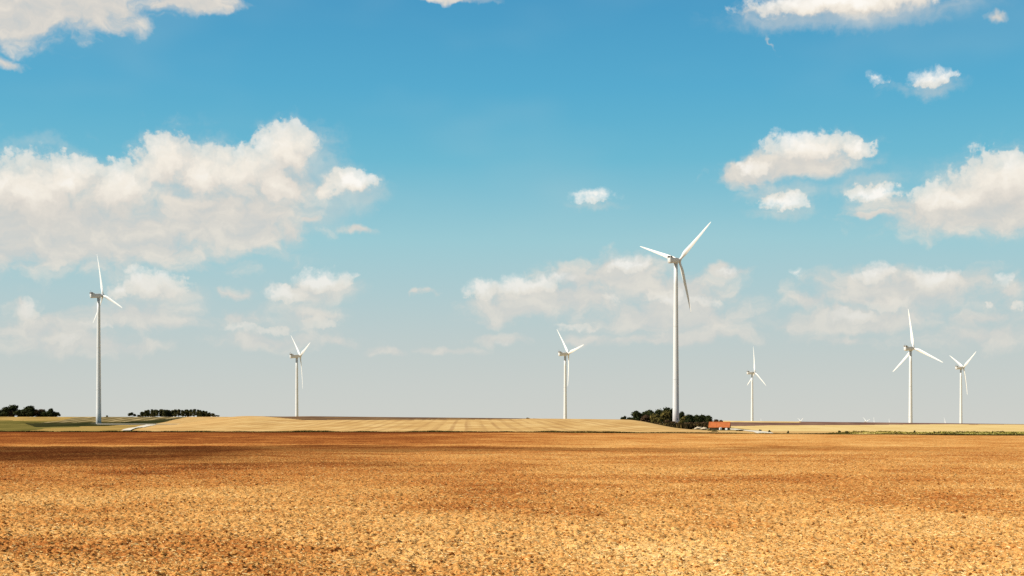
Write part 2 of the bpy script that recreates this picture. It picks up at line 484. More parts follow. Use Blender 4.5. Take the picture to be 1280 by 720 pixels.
def add_rings(bm, rings, cap=True):
    """loft closed rings of points"""
    vs = [[bm.verts.new(p) for p in ring] for ring in rings]
    n = len(vs[0])
    for a, b in zip(vs, vs[1:]):
        for i in range(n):
            bm.faces.new((a[i], a[(i + 1) % n], b[(i + 1) % n], b[i]))
    if cap:
        bm.faces.new(list(reversed(vs[0])))
        bm.faces.new(vs[-1])


def circle(r, z, n=32, cx=0.0, cy=0.0):
    return [(cx + r * math.cos(2 * math.pi * i / n), cy + r * math.sin(2 * math.pi * i / n), z) for i in range(n)]


def add_tube(bm, a, b, ra, rb, n=8):
    a, b = Vector(a), Vector(b)
    d = (b - a).normalized()
    s = d.cross(Vector((0, 0, 1)))
    if s.length < 1e-3: s = Vector((1, 0, 0))
    s.normalize()
    t = d.cross(s)
    add_rings(bm, [[tuple(p + r * (math.cos(2 * math.pi * i / n) * s + math.sin(2 * math.pi * i / n) * t)) for i in range(n)] for p, r in ((a, ra), (b, rb))])


# value noise
def _h(ix, iy, seed):
    h = (ix * 374761393 + iy * 668265263 + seed * 974634773) & 0xFFFFFFFF
    h = ((h ^ (h >> 13)) * 1274126177) & 0xFFFFFFFF
    h = h ^ (h >> 16)
    return (h & 0xFFFFFF).astype(np.float32) / 16777216.0


def vn(x, y, seed=0):
    fx, fy = np.floor(x), np.floor(y)
    ix, iy = fx.astype(np.int64), fy.astype(np.int64)
    tx, ty = (x - fx).astype(np.float32), (y - fy).astype(np.float32)
    tx = tx * tx * (3 - 2 * tx)
    ty = ty * ty * (3 - 2 * ty)
    a, b = _h(ix, iy, seed), _h(ix + 1, iy, seed)
    c, d = _h(ix, iy + 1, seed), _h(ix + 1, iy + 1, seed)
    return (a * (1 - tx) + b * tx) * (1 - ty) + (c * (1 - tx) + d * tx) * ty


def fbm(x, y, seed=0, octv=4, gain=0.5):
    s, a, t = 0.0, 1.0, 0.0
    for o in range(octv):
        s = s + a * vn(x * 2 ** o + 17.3 * o, y * 2 ** o - 9.1 * o, seed + o)
        t += a
        a *= gain
    return s / t


def sst(a, b, x):
    t = np.clip((x - a) / (b - a), 0, 1)
    return t * t * (3 - 2 * t)


# ------------------------------------------------------------------ the lie of the land
def edge_y(x):
    """far edge of the cultivated field in the foreground"""
    x = np.asarray(x, float)
    return np.interp(x, [-400, -80, -40, 0, 34, 60, 120, 400], [256, 224, 219, 216, 194, 168, 130, 100])


YL = [0, 230, 400, 700, 1000, 1342, 1600, 1850, 2100, 3000, 9000, 20000]
ZL = [0, 0, -0.35, -0.75, -0.8, -0.56, 3.5, 8.0, 7.0, -25, -100, -200]
YR = [0, 230, 300, 400, 600, 800, 1000, 1061, 1150, 1260, 1420, 1700, 2200, 9000, 20000]
ZR = [0, 0, -0.35, -0.8, -1.75, -1.6, -0.95, -0.69, 0.0, -2.5, -14, -21, -25, -100, -200]


def ground(x, y):
    x = np.asarray(x, float)
    y = np.asarray(y, float)
    yc = np.clip(y, 0, 20000)
    r = x / np.maximum(yc, 50)
    zl = np.interp(yc, YL, ZL)
    zr = np.interp(yc, YR, ZR)
    # the brown ridge on the right, sinking to the right
    crest = 2.35 - np.clip(r - 0.165, -0.02, 0.5) * 13.5
    zr = zr + crest * np.exp(-((yc - 1150) / 75.0) ** 2) * sst(0.125, 0.15, r)
    wl = 1 - sst(-0.2, -0.15, r)
    z = zl * wl + zr * (1 - wl)
    # the tan hill
    off = 8.0 * (1 - sst(290, 470, yc))
    s = sst(-112, -72, x + 0.2 * (yc - 400)) * (1 - sst(37 - off, 54 - off, x))
    prof = sst(222, 520, yc) ** 0.85 * (1 - sst(560, 900, yc))
    lift = 4.2 - 0.0105 * np.clip(x, -70, 110) - 0.03 * np.clip(-70 - x, 0, 40)
    z = z + s * prof * lift
    z = z + (fbm(x / 60.0, y / 60.0, 5, 3) - 0.5) * 0.25 * sst(240, 420, yc)
    return z


def ray_ground(u, v):
    """point of the land seen at a reference picture point"""
    r = (u - 640.0) / F
    s = (HOR - v) / F
    ys = np.geomspace(20, 3000, 6000)
    hit = np.nonzero(ground(r * ys, ys) >= EYE + s * ys)[0]
    y = ys[hit[0]] if len(hit) else 1850.0
    return r * y, y


def gz(x, y):
    return float(ground(np.array([x]), np.array([y]))[0])


# ------------------------------------------------------------------ far land, split into its fields
def in_poly(u, v, poly):
    inside = np.zeros(u.shape, bool)
    n = len(poly)
    for i in range(n):
        x1, y1 = poly[i]
        x2, y2 = poly[(i + 1) % n]
        if y1 == y2: continue
        c = ((y1 > v) != (y2 > v)) & (u < (x2 - x1) * (v - y1) / (y2 - y1) + x1)
        inside ^= c
    return inside


def build_land():
    rr = np.concatenate([-np.geomspace(0.45, 6, 40)[::-1][:-1], np.arange(-0.45, 0.4501, 0.001), np.geomspace(0.45, 6, 40)[1:]])
    yy = np.geomspace(95, 20000, 470)
    RR, YY = np.meshgrid(rr, yy)
    XX = RR * YY
    ZZ = ground(XX, YY)
    infield = YY < edge_y(XX)
    ZZ = np.where(infield, ZZ - 0.3, ZZ)
    nx, ny = len(rr), len(yy)
    V = np.stack([XX, YY, ZZ], -1).reshape(-1, 3)
    idx = np.arange(nx * ny).reshape(ny, nx)
    Fc = np.stack([idx[:-1, :-1], idx[:-1, 1:], idx[1:, 1:], idx[1:, :-1]], -1).reshape(-1, 4)
    ctr = V[Fc].mean(1)
    x, y, z = ctr.T
    wob = (fbm(x / 25, y / 60, 11, 3) - 0.5)
    u = 640 + x / y * F + wob * 10 * np.minimum(1, 300 / y)
    v = HOR - (z - EYE) / y * F + wob * 0.5
    reg = np.full(len(ctr), 'stubble', dtype=object)
    near = y < 620
    left = (u < 158 + (541 - v) * 3.0) & ((u < 158 + (541 - v) * 3.05) | (v < 530.5))
    hill = (near | ((y < 2200) & (u < 300) & (y >= 620))) & (u > np.interp(v, [519, 520.5, 530.5, 541], [250, 236, 192, 158])) & (x < 62)
    pol = lambda p: in_poly(u, v, p)
    L = (u < 240) & ~hill
    reg[L] = 'ochre'
    reg[L & pol([(-2000, 525), (0, 525.5), (60, 526.5), (100, 526), (100, 545), (-2000, 545)])] = 'olive'
    reg[L & pol([(52, 528.5), (78, 525.5), (95, 521.5), (240, 520.2), (215, 525.5), (150, 528.6), (70, 529.5)])] = 'striped'
    reg[L & pol([(30, 529), (75, 528), (150, 527.6), (235, 522), (200, 531.4), (100, 533), (45, 534)])] = 'darkgreen'
    reg[L & pol([(10, 546), (25, 540), (60, 535.5), (100, 534), (150, 531.5), (200, 530.5), (200, 546)])] = 'ochre'
    Rz = (u > 700) & ~hill
    reg[Rz & pol([(700, 500), (890, 527.9), (1000, 528.1), (1012, 520), (1700, 520), (1700, 536), (1280, 530.7), (1180, 530.3), (1100, 531.0), (960, 531.7), (905, 532.8), (700, 533)])] = 'brown'
    reg[Rz & pol([(1035, 543), (1100, 540.6), (1180, 540.0), (1280, 539.4), (2500, 534), (2500, 700), (1280, 560), (1035, 545)]) & (y < 420)] = 'verge'
    reg[(u > 780) & ~hill & pol([(780, 529), (850, 531), (915, 534.5), (962, 539.6), (985, 541), (960, 546), (880, 546), (780, 536)]) & (y < 1000)] = 'scrub'
    reg[hill] = 'hill'
    reg[hill & pol([(305, 518), (500, 517), (672, 519), (672, 523.0), (640, 523.9), (480, 525.0), (380, 525.0)]) & (y > 330)] = 'strip'
    reg[YY.reshape(ny, nx)[:-1, :-1].reshape(-1) < edge_y(x) - 4] = 'underfield'
    names = {'stubble': ('stubble_field', 'tan'), 'ochre': ('meadow', 'ochre'), 'olive': ('pasture', 'olive'), 'striped': ('mown_meadow', 'striped'),
             'darkgreen': ('shaded_field', 'darkgreen'), 'brown': ('ploughed_field', 'brown'), 'verge': ('grass_verge_ground', 'verge'),
             'scrub': ('rough_ground', 'scrubland'), 'hill': ('stubble_hill', 'hill'), 'strip': ('ploughed_strip', 'strip')}
    for k, (nm, mk) in names.items():
        sel = Fc[reg == k]
        if not len(sel): continue
        us, inv = np.unique(sel, return_inverse=True)
        structure(nm, np_mesh(nm, V[us], inv.reshape(-1, 4), M[mk], smooth=True))


build_land()


# ------------------------------------------------------------------ the cultivated field in front
def soil_attrs(x, y):
    """how much straw lies on the soil, and how dark the soil colour is"""
    n = fbm(x / 9.0, y / 16.0, 31, 4)
    n2 = fbm(x / 2.2, y / 2.6, 41, 4)
    st = 0.375 + 0.275 * sst(-25, 22, x - 0.04 * y) + (n - 0.5) * 0.50 + (n2 - 0.5) * 0.42
    st = st + 0.16 * (1 - sst(16, 40, y))
    # the bare reddish headland along the far edge
    e = edge_y(x)
    st = st - 0.18 * sst(e - 60, e - 18, y) * (1 - 0.85 * sst(-30, 25, x))
    # bands of darker soil colour on the left and in the middle distance
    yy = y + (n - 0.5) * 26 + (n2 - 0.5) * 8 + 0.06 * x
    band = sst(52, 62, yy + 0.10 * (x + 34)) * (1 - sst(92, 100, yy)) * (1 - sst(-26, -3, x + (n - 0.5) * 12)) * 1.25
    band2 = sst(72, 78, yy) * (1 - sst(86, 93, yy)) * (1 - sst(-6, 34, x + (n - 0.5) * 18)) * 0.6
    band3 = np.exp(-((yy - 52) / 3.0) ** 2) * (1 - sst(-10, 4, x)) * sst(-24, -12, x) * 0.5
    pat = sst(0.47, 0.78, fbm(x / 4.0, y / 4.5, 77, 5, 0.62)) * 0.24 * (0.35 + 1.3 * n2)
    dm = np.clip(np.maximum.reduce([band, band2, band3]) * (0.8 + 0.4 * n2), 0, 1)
    st = st - pat * (0.7 + 0.5 * (1 - sst(-10, 25, x)))
    st = st - 0.22 * sst(100, 110, y) * (1 - sst(-20, 10, x))
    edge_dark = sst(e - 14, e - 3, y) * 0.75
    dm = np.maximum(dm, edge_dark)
    return st, dm


def soil_height(x, y):
    h = (fbm(x / 6.0, y / 6.0, 3, 3) - 0.5) * 0.10
    a = vn(x / 0.30, y / 0.26, 51)
    b = vn(x / 0.105, y / 0.10, 52)
    c = vn(x / 0.06, y / 0.06, 53)
    d = vn(x / 0.036, y / 0.036, 54)
    h = h + 0.022 * (np.abs(a - 0.5) * 2) + 0.032 * b * b + 0.04 * (1 - np.abs(c - 0.5) * 2) + 0.024 * d
    pit = sst(0.74, 0.88, vn(x / 0.14 + 40, y / 0.12, 60)) * sst(0.35, 0.6, fbm(x / 2.0, y / 2.0, 66, 3))
    return h * 1.15 - 0.06 * pit


def build_soil():
    k = 0.0009
    rr = np.arange(-0.46, 0.4601, k)
    yy = np.exp(np.arange(math.log(11.0), math.log(262.0), k * 1.15))
    RR, YY = np.meshgrid(rr, yy)
    XX = RR * YY
    XX = XX + (vn(RR * 900, np.log(YY) * 900, 8) - 0.5) * k * YY * 0.6
    Z = soil_height(XX, YY)
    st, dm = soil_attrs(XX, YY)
    Z = Z - 0.06 * sst(edge_y(XX) - 3, edge_y(XX) + 1, YY)
    nx, ny = len(rr), len(yy)
    V = np.stack([XX, YY, Z], -1).reshape(-1, 3)
    idx = np.arange(nx * ny).reshape(ny, nx)
    Fc = np.stack([idx[:-1, :-1], idx[:-1, 1:], idx[1:, 1:], idx[1:, :-1]], -1).reshape(-1, 4)
    keep = YY[:-1, :-1].ravel() < edge_y(XX[:-1, :-1].ravel())
    Fc = Fc[keep]
    us, inv = np.unique(Fc, return_inverse=True)
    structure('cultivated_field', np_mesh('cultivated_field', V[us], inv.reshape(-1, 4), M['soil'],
              {'straw': st.ravel()[us], 'soil_dark': dm.ravel()[us]}, smooth=True))
    # the same field going on to the sides and behind the viewer
    gx = np.linspace(-1200, 1200, 121)
    gy = np.concatenate([np.linspace(-1200, 0, 30), np.linspace(8, 262, 90)])
    GX, GY = np.meshgrid(gx, gy)
    GV = np.stack([GX, GY, np.full_like(GX, -0.14)], -1).reshape(-1, 3)
    n1, n2 = len(gx), len(gy)
    gi = np.arange(n1 * n2).reshape(n2, n1)
    GF = np.stack([gi[:-1, :-1], gi[:-1, 1:], gi[1:, 1:], gi[1:, :-1]], -1).reshape(-1, 4)
    c = GV[GF].mean(1)
    GF = GF[c[:, 1] < edge_y(c[:, 0]) - 2]
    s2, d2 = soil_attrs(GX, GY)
    structure('ground', np_mesh('ground', GV, GF, M['soil'], {'straw': s2.ravel(), 'soil_dark': d2.ravel()}))


build_soil()


def scatter(n, y0, y1, half=0.44, power=1.0):
    """random spots, thinning out with distance"""
    t = RNG.random(n) ** power
    y = y0 + (y1 - y0) * t
    x = (RNG.random(n) * 2 - 1) * half * y
    return x, y


def build_clods():
    t = (1 + 5 ** 0.5) / 2
    ico = np.array([(-1, t, 0), (1, t, 0), (-1, -t, 0), (1, -t, 0), (0, -1, t), (0, 1, t), (0, -1, -t), (0, 1, -t), (t, 0, -1), (t, 0, 1), (-t, 0, -1), (-t, 0, 1)]) / math.sqrt(1 + t * t)
    fc = np.array([(0, 11, 5), (0, 5, 1), (0, 1, 7), (0, 7, 10), (0, 10, 11), (1, 5, 9), (5, 11, 4), (11, 10, 2), (10, 7, 6), (7, 1, 8), (3, 9, 4), (3, 4, 2), (3, 2, 6), (3, 6, 8), (3, 8, 9), (4, 9, 5), (2, 4, 11), (6, 2, 10), (8, 6, 7), (9, 8, 1)])
    n = 90000
    x, y = scatter(n, 11, 60, 0.43, 1.25)
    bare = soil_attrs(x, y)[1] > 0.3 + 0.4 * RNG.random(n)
    x, y = x[~bare], y[~bare]
    n = len(x)
    z = soil_height(x, y)
    size = 0.006 + 0.022 * RNG.random(n) ** 4
    v = ico[None] * (1 + (RNG.random((n, 12, 1)) - 0.5) * 0.7)
    v = v * size[:, None, None] * np.stack([0.8 + 0.7 * RNG.random(n), 0.8 + 0.7 * RNG.random(n), 0.55 + 0.4 * RNG.random(n)], -1)[:, None]
    v = v + np.stack([x, y, z + size * 0.25], -1)[:, None]
    st, dm = soil_attrs(x, y)
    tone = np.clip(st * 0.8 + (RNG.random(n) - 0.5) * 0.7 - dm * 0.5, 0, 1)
    f = fc[None] + (np.arange(n) * 12)[:, None, None]
    me = np_mesh('soil_clods', v.reshape(-1, 3), f.reshape(-1, 3), M['clod'], {'tone': np.repeat(tone, 12)})
    link('soil_clods', me, kind='stuff', label='crumbly ochre soil clods strewn over the cultivated field', category='soil clods')


def build_straw():
    n = 130000
    x, y = scatter(n, 11, 75, 0.43, 1.25)
    bare = soil_attrs(x, y)[1] > 0.3 + 0.4 * RNG.random(n)
    x, y = x[~bare], y[~bare]
    n = len(x)
    z = soil_height(x, y) + 0.012
    ln = 0.018 + 0.06 * RNG.random(n) ** 2
    a = RNG.random(n) * math.pi
    rise = (RNG.random(n) - 0.35) * 0.5
    d = np.stack([np.cos(a), np.sin(a), rise], -1) * ln[:, None] * 0.5
    w = 0.0022 + 0.0035 * RNG.random(n)
    s = np.stack([-np.sin(a), np.cos(a), np.zeros(n)], -1) * w[:, None]
    up = np.stack([np.zeros(n), np.zeros(n), w * 1.4], -1)
    c = np.stack([x, y, z], -1)
    v = np.stack([c - d - s, c - d + s, c - d + up, c + d - s, c + d + s, c + d + up], 1)
    fq = np.array([(0, 1, 4, 3), (1, 2, 5, 4), (2, 0, 3, 5)])
    f = fq[None] + (np.arange(n) * 6)[:, None, None]
    st, dm = soil_attrs(x, y)
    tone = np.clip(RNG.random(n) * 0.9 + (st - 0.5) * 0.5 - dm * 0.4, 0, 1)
    me = np_mesh('straw_litter', v.reshape(-1, 3), f.reshape(-1, 4), M['straw'], {'tone': np.repeat(tone, 6)})
    link('straw_litter', me, kind='stuff', label='pale chopped straw scattered over the cultivated field', category='straw')


build_clods()
build_straw()


def tufts(name, x, y, hgt, tone, mat, label, cat, wid=0.09, blades=5):
    n = len(x)
    z = ground(x, y) - 0.02
    B = blades
    a = RNG.random((n, B)) * 2 * math.pi
    rad = RNG.random((n, B)) * 0.16
    bx = x[:, None] + np.cos(a) * rad
    by = y[:, None] + np.sin(a) * rad
    hh = hgt[:, None] * (0.5 + 0.7 * RNG.random((n, B)))
    ww = wid * (0.5 + RNG.random((n, B)))
    ca = RNG.random((n, B)) * math.pi
    lx, ly = np.cos(a) * hh * 0.35, np.sin(a) * hh * 0.35
    zz = np.broadcast_to(z[:, None], bx.shape)
    p0 = np.stack([bx - np.cos(ca) * ww, by - np.sin(ca) * ww, zz], -1)
    p1 = np.stack([bx + np.cos(ca) * ww, by + np.sin(ca) * ww, zz], -1)
    p2 = np.stack([bx + lx, by + ly, zz + hh], -1)
    v = np.stack([p0, p1, p2], 2).reshape(-1, 3)
    f = np.arange(len(v)).reshape(-1, 3)
    tn = np.repeat(np.clip(tone[:, None] + (RNG.random((n, B)) - 0.5) * 0.35, 0, 1).ravel(), 3)
    me = np_mesh(name, v, f, mat, {'tone': tn})
    link(name, me, kind='stuff', label=label, category=cat)


def build_verges():
    # thin rough grass line along the far edge of the field
    n = 15000
    x = RNG.random(n) * 260 - 130
    y = edge_y(x) + 0.2 + RNG.random(n) ** 1.4 * 5.0
    clump = fbm(x / 3.0, y * 0 + 3.0, 91, 3)
    h = (0.10 + 0.30 * clump) * (1 - 0.3 * sst(10, 30, x))
    tone = 0.05 + 0.3 * fbm(x / 5.0, y / 2.0, 92, 3)
    tufts('edge_grass', x, y, h, tone, M['grass'], 'thin dark line of rough grass along the far edge of the cultivated field', 'grass', 0.08)
    # wide green verge on the right
    n = 11000
    x = 34 + RNG.random(n) * 90
    y = edge_y(x) + 1 + RNG.random(n) * (4 + 60 * sst(40, 62, x) + 8)
    clump = fbm(x / 2.0, y / 6.0, 95, 4)
    h = 0.07 + 0.24 * sst(0.5, 0.8, clump) * (0.25 + 0.75 * sst(40, 60, x))
    tone = np.clip(1.5 - 1.6 * clump + (RNG.random(n) - 0.5) * 0.3, 0.02, 1)
    tufts('verge_grass', x, y, h, tone, M['grass'], 'wide yellow green grass verge beyond the cultivated field on the right', 'grass', 0.12)


build_verges()


# ------------------------------------------------------------------ tracks
def ribbon(name, pts, widths, mat, dz=0.05):
    P = [Vector(((u - 640.0) / F * y, y, 0)) for u, y in pts]
    # resample
    dense, wd = [], []
    for (a, b, wa, wb) in zip(P, P[1:], widths, widths[1:]):
        n = max(2, int((b - a).length / 4))
        for i in range(n):
            dense.append(a.lerp(b, i / n))
            wd.append(wa + (wb - wa) * i / n)
    dense.append(P[-1])
    wd.append(widths[-1])
    V, Fs = [], []
    for i, (p, w) in enumerate(zip(dense, wd)):
        d = dense[min(i + 1, len(dense) - 1)] - dense[max(i - 1, 0)]
        s = Vector((-d.y, d.x, 0)).normalized()
        for k in range(5):
            q = p + s * w * (k / 4 - 0.5)
            V.append((q.x, q.y, gz(q.x, q.y) + dz))
    for i in range(len(dense) - 1):
        for k in range(4):
            Fs.append((i * 5 + k, i * 5 + k + 1, i * 5 + k + 6, i * 5 + k + 5))
    structure(name, np_mesh(name, np.array(V), np.array(Fs), mat, smooth=True))


ribbon('farm_track', [(957, 202), (949, 250), (939, 380), (927, 560), (912, 690)], [2.4, 2.8, 3.6, 4.4, 5.5], M['track'])
ribbon('access_track', [(157, 250), (167, 400), (179, 700), (189, 1130)], [1.6, 2.4, 4.5, 8.0], M['track'], 0.15)
ribbon('turbine_pad', [(191, 1190), (172, 1230), (150, 1290), (126, 1320)], [90.0, 70.0, 40.0, 24.0], M['track'], 0.25)


# ------------------------------------------------------------------ wind turbines
BL = 40.0      # hub centre to blade tip
OVER = 4.1     # tower axis to hub centre
TILT, CONE = R(6), R(3)


def tower_mesh(h, rb, rt):
    bm = bmesh.new()
    n = 40
    rings = []
    for i in range(9):
        t = i / 8
        rings.append(circle(rb + (rt - rb) * t ** 0.9, -3.0 + (h - 2.0 + 3.0) * t, n))
    add_rings(bm, rings)
    return bm_mesh('tower', bm, M['towerw'], True)


def seam_mesh(h, rb, rt):
    out = []
    for t in (0.3, 0.62, 0.985):
        bm = bmesh.new()
        rr = rb + (rt - rb) * t ** 0.9
        z = -3.0 + (h + 1.0) * t
        add_rings(bm, [circle(rr + 0.03, z - 0.12, 40), circle(rr + 0.035, z, 40), circle(rr + 0.03, z + 0.12, 40)])
        out.append(bm_mesh('flange', bm, M['seam'], True))
    return out


def sect(w, zb, zt, x, n=10, p=4.0):
    """rounded rectangular ring in the yz plane"""
    pts = []
    N = 4 * n
    for i in range(N):
        a = 2 * math.pi * i / N
        c, s = math.cos(a), math.sin(a)
        k = (abs(c) ** p + abs(s) ** p) ** (-1 / p)
        pts.append((x, c * k * w / 2, (zb + zt) / 2 + s * k * (zt - zb) / 2))
    return pts


def nacelle_meshes():
    bm = bmesh.new()
    add_rings(bm, [sect(2.3, -1.4, 1.5, -8.3), sect(3.1, -1.8, 1.9, -7.9), sect(3.4, -1.95, 2.05, -7.0), sect(3.4, -1.95, 2.05, -1.5), sect(3.3, -1.85, 1.95, 0.8), sect(2.9, -1.55, 1.6, 2.2), sect(2.2, -1.1, 1.15, 2.7)])
    # yaw collar
    add_rings(bm, [circle(1.5, -2.7, 24), circle(1.6, -2.2, 24), circle(1.6, -1.8, 24)])
    body = bm_mesh('nacelle', bm, M['white'], True)
    bm = bmesh.new()
    add_rings(bm, [sect(2.9, 1.6, 3.6, -8.1, p=6), sect(3.0, 1.6, 3.7, -7.8, p=6), sect(3.0, 1.6, 3.6, -6.2, p=6), sect(2.8, 1.6, 2.6, -4.8, p=6), sect(2.6, 1.6, 2.05, -3.9, p=6)])
    cool = bm_mesh('cooler_housing', bm, M['white'], False)
    bm = bmesh.new()
    for k in range(5):
        add_box(bm, -8.14, 0, 2.45 + k * 0.24, 0.10, 2.3, 0.16)
    add_box(bm, -7.0, -1.53, 2.75, 1.3, 0.08, 0.9)
    add_box(bm, -7.0, 1.53, 2.75, 1.3, 0.08, 0.9)
    gr = bm_mesh('cooling_grille', bm, M['dark'])
    bm = bmesh.new()
    add_tube(bm, (-7.3, 0.5, 3.6), (-7.3, 0.5, 5.0), 0.06, 0.05)
    add_tube(bm, (-7.3, -0.5, 3.6), (-7.3, -0.5, 4.9), 0.06, 0.05)
    add_box(bm, -7.3, 0.0, 4.5, 0.1, 1.3, 0.1)
    add_box(bm, -7.45, 0.5, 5.05, 0.5, 0.06, 0.25)
    bmesh.ops.create_icosphere(bm, subdivisions=1, radius=0.14, matrix=Matrix.Translation((-7.3, -0.5, 5.0)))
    mast = bm_mesh('weather_mast', bm, M['greyp'])
    return body, cool, gr, mast


def hub_mesh():
    bm = bmesh.new()
    prof = [(-1.3, 1.15), (-1.0, 1.5), (-0.2, 1.62), (0.6, 1.5), (1.2, 1.15), (1.65, 0.7), (1.85, 0.25), (1.88, 0.05)]
    rings = [[(x, r * math.cos(2 * math.pi * i / 28), r * math.sin(2 * math.pi * i / 28)) for i in range(28)] for x, r in prof]
    add_rings(bm, rings)
    for k in range(3):
        a = 2 * math.pi * k / 3
        d = Vector((0, -math.sin(a), math.cos(a)))
        add_tube(bm, d * 0.8, d * 1.85, 1.02, 0.98, 20)
    return bm_mesh('rotor_hub', bm, M['white'], True)


def blade_mesh():
    bm = bmesh.new()
    st = [(1.4, 1.8, 1.00, 0), (2.6, 1.85, 0.95, 6), (4.2, 2.3, 0.66, 13), (6.0, 3.05, 0.42, 13), (8.2, 3.45, 0.31, 11), (11, 3.2, 0.26, 9), (16, 2.65, 0.23, 6),
          (22, 2.15, 0.2, 4), (28, 1.72, 0.18, 2), (33, 1.35, 0.16, 1), (37, 0.95, 0.15, 0), (39.2, 0.55, 0.15, 0), (40.0, 0.14, 0.2, 0)]
    rings = []
    N = 20
    for (r, ch, th, tw) in st:
        ring = []
        cyl = max(0.0, min(1.0, (th - 0.35) / 0.6))
        for i in range(N):
            a = 2 * math.pi * i / N
            cx = 0.5 * math.cos(a)                       # -0.5 .. 0.5 along the chord
            t = cx + 0.5
            foil = 0.5 * th * math.sin(a) * (1.15 * math.sqrt(max(t, 1e-4)) * (1 - t) * 2.0 + 0.05)
            circ = 0.5 * th * math.sin(a)
            y = ch * (cx - 0.12 * (1 - cyl))
            x = ch * (circ * cyl + foil * (1 - cyl))
            y, x = -y, x
            w = R(tw)
            bend = 1.6 * (r / 40.0) ** 2 * -1.0
            ring.append((x * math.cos(w) - y * math.sin(w) + bend + 0.6 * (r / 40), x * math.sin(w) + y * math.cos(w), r))
        rings.append(ring)
    add_rings(bm, rings)
    return bm_mesh('blade', bm, M['bladew'], True)


def door_meshes(rb):
    bm = bmesh.new()
    add_box(bm, rb * 0.97, 0, 4.1, 0.35, 1.0, 2.3, bevel=0.06)
    door = bm_mesh('door', bm, M['greyp'])
    bm = bmesh.new()
    add_box(bm, rb + 0.75, 0, 2.75, 1.7, 1.5, 0.12)
    for k in range(6):
        add_box(bm, rb + 1.9 + 0.3 * k, 0, 2.4 - 0.42 * k, 0.32, 1.1, 0.08)
    for s in (-0.7, 0.7):
        add_tube(bm, (rb + 1.55, s, 3.9), (rb + 3.5, s, 1.3), 0.05, 0.05, 6)
        add_tube(bm, (rb + 0.1, s, 3.9), (rb + 1.55, s, 3.9), 0.05, 0.05, 6)
        add_tube(bm, (rb + 1.55, s, 2.7), (rb + 1.55, s, 3.9), 0.05, 0.05, 6)
        add_tube(bm, (rb + 1.5, s, 2.7), (rb + 1.5, s, -0.5), 0.06, 0.06, 6)
    stair = bm_mesh('stairs', bm, M['greyp'])
    bm = bmesh.new()
    add_rings(bm, [circle(rb + 2.0, -1.5, 40), circle(rb + 2.0, 0.12, 40), circle(rb + 0.9, 0.3, 40)])
    foot = bm_mesh('foundation', bm, M['concrete'], False)
    return door, stair, foot


TOW = {'tall': (123.0, 2.55, 1.4), 'mid': (95.0, 2.15, 1.3)}
TMESH = {k: (tower_mesh(*v), seam_mesh(*v)) + door_meshes(v[1]) for k, v in TOW.items()}
NAC = nacelle_meshes()
HUB = hub_mesh()
BLADE = blade_mesh()


def turbine(label, u, hub_v, d, kind, psi, phase, group=None, face=R(-70)):
    h = TOW[kind][0]
    x = (u - 640.0) / F * d
    hubz = EYE + (HOR - hub_v) / F * d
    rz = R(psi) - math.atan((u - 640.0) / F)
    base = hubz - h - OVER * math.sin(TILT)
    t = thing('wind_turbine', label, 'wind turbine', (x, d, base), rz, group)
    tw = link('tower', TMESH[kind][0], t)
    for me in TMESH[kind][1]:
        link('flange', me, tw)
    for nm, me in (('door', TMESH[kind][2]), ('stairs', TMESH[kind][3]), ('foundation', TMESH[kind][4])):
        o = link(nm, me, tw)
        o.rotation_euler = (0, 0, face - rz)
    nc = link('nacelle', NAC[0], t)
    nc.location = (0, 0, h)
    nc.rotation_euler = (0, -TILT, 0)
    for nm, me in (('cooler_housing', NAC[1]), ('cooling_grille', NAC[2]), ('weather_mast', NAC[3])):
        link(nm, me, nc)
    hc = Vector((OVER * math.cos(TILT), 0, h + OVER * math.sin(TILT)))
    ry = Matrix.Rotation(-TILT, 4, 'Y')
    hb = link('rotor_hub', HUB, t)
    hb.matrix_local = Matrix.Translation(hc) @ ry @ Matrix.Rotation(R(phase - 90), 4, 'X')
    for k in range(3):
        b = link('blade', BLADE, t)
        b.matrix_local = Matrix.Translation(hc) @ ry @ Matrix.Rotation(R(phase - 90 + 120 * k), 4, 'X') @ Matrix.Rotation(CONE, 4, 'Y')
    return t


turbine('white wind turbine standing on a gravel pad left of the long dark grove', 123.3, 369.0, 1342, 'tall', 24, 81)
turbine('white wind turbine behind the tan hill, just right of the long dark grove', 371, 444.7, 1654, 'mid', 18, 40)
turbine('white wind turbine behind the tan hill, just right of the small crest bushes', 706.5, 441.9, 1635, 'mid', 26, 48)
turbine('tallest white wind turbine, its foot among dark trees beside the orange roofed shed', 844.8, 324.8, 1061, 'tall', 52, 20)
turbine('small white wind turbine behind the brown ridge, just right of the orange roofed shed', 940.2, 465.6, 2155, 'mid', 24, 92)
turbine('white wind turbine behind the brown ridge, three blades spread widest like an upturned Y', 1138.2, 434.9, 1437, 'mid', 46, 84)
turbine('rightmost small white wind turbine, two blades raised in a V behind the brown ridge', 1201.2, 459.2, 2032, 'mid', 32, 28)
FAR = 'tiny distant turbines on the horizon'
turbine('tiny distant blade tip just right of the small turbine beside the shed', 950.8, 530.0, 9500, 'mid', 24, 92, FAR)
turbine('tiny distant turbine, a V of two blades alone on the horizon above pale stubble', 1000.0, 526.5, 8600, 'mid', 30, 30, FAR)
turbine('tiny distant turbine, leaning V of blades left of the turbine with widest spread', 1082.0, 527.0, 8000, 'mid', 32, 40, FAR)
turbine('tiny distant turbine, one upright blade close beside a leaning V on the horizon', 1092.0, 528.5, 9500, 'mid', 30, 88, FAR)
turbine('tiny distant turbine, one upright blade nearest left of the turbine with widest spread', 1111.2, 530.0, 9800, 'mid', 30, 86, FAR)
turbine('tiny distant wind turbine, slanting blade just left of the rightmost turbine', 1181.0, 530.0, 8500, 'mid', 34, 78, FAR)


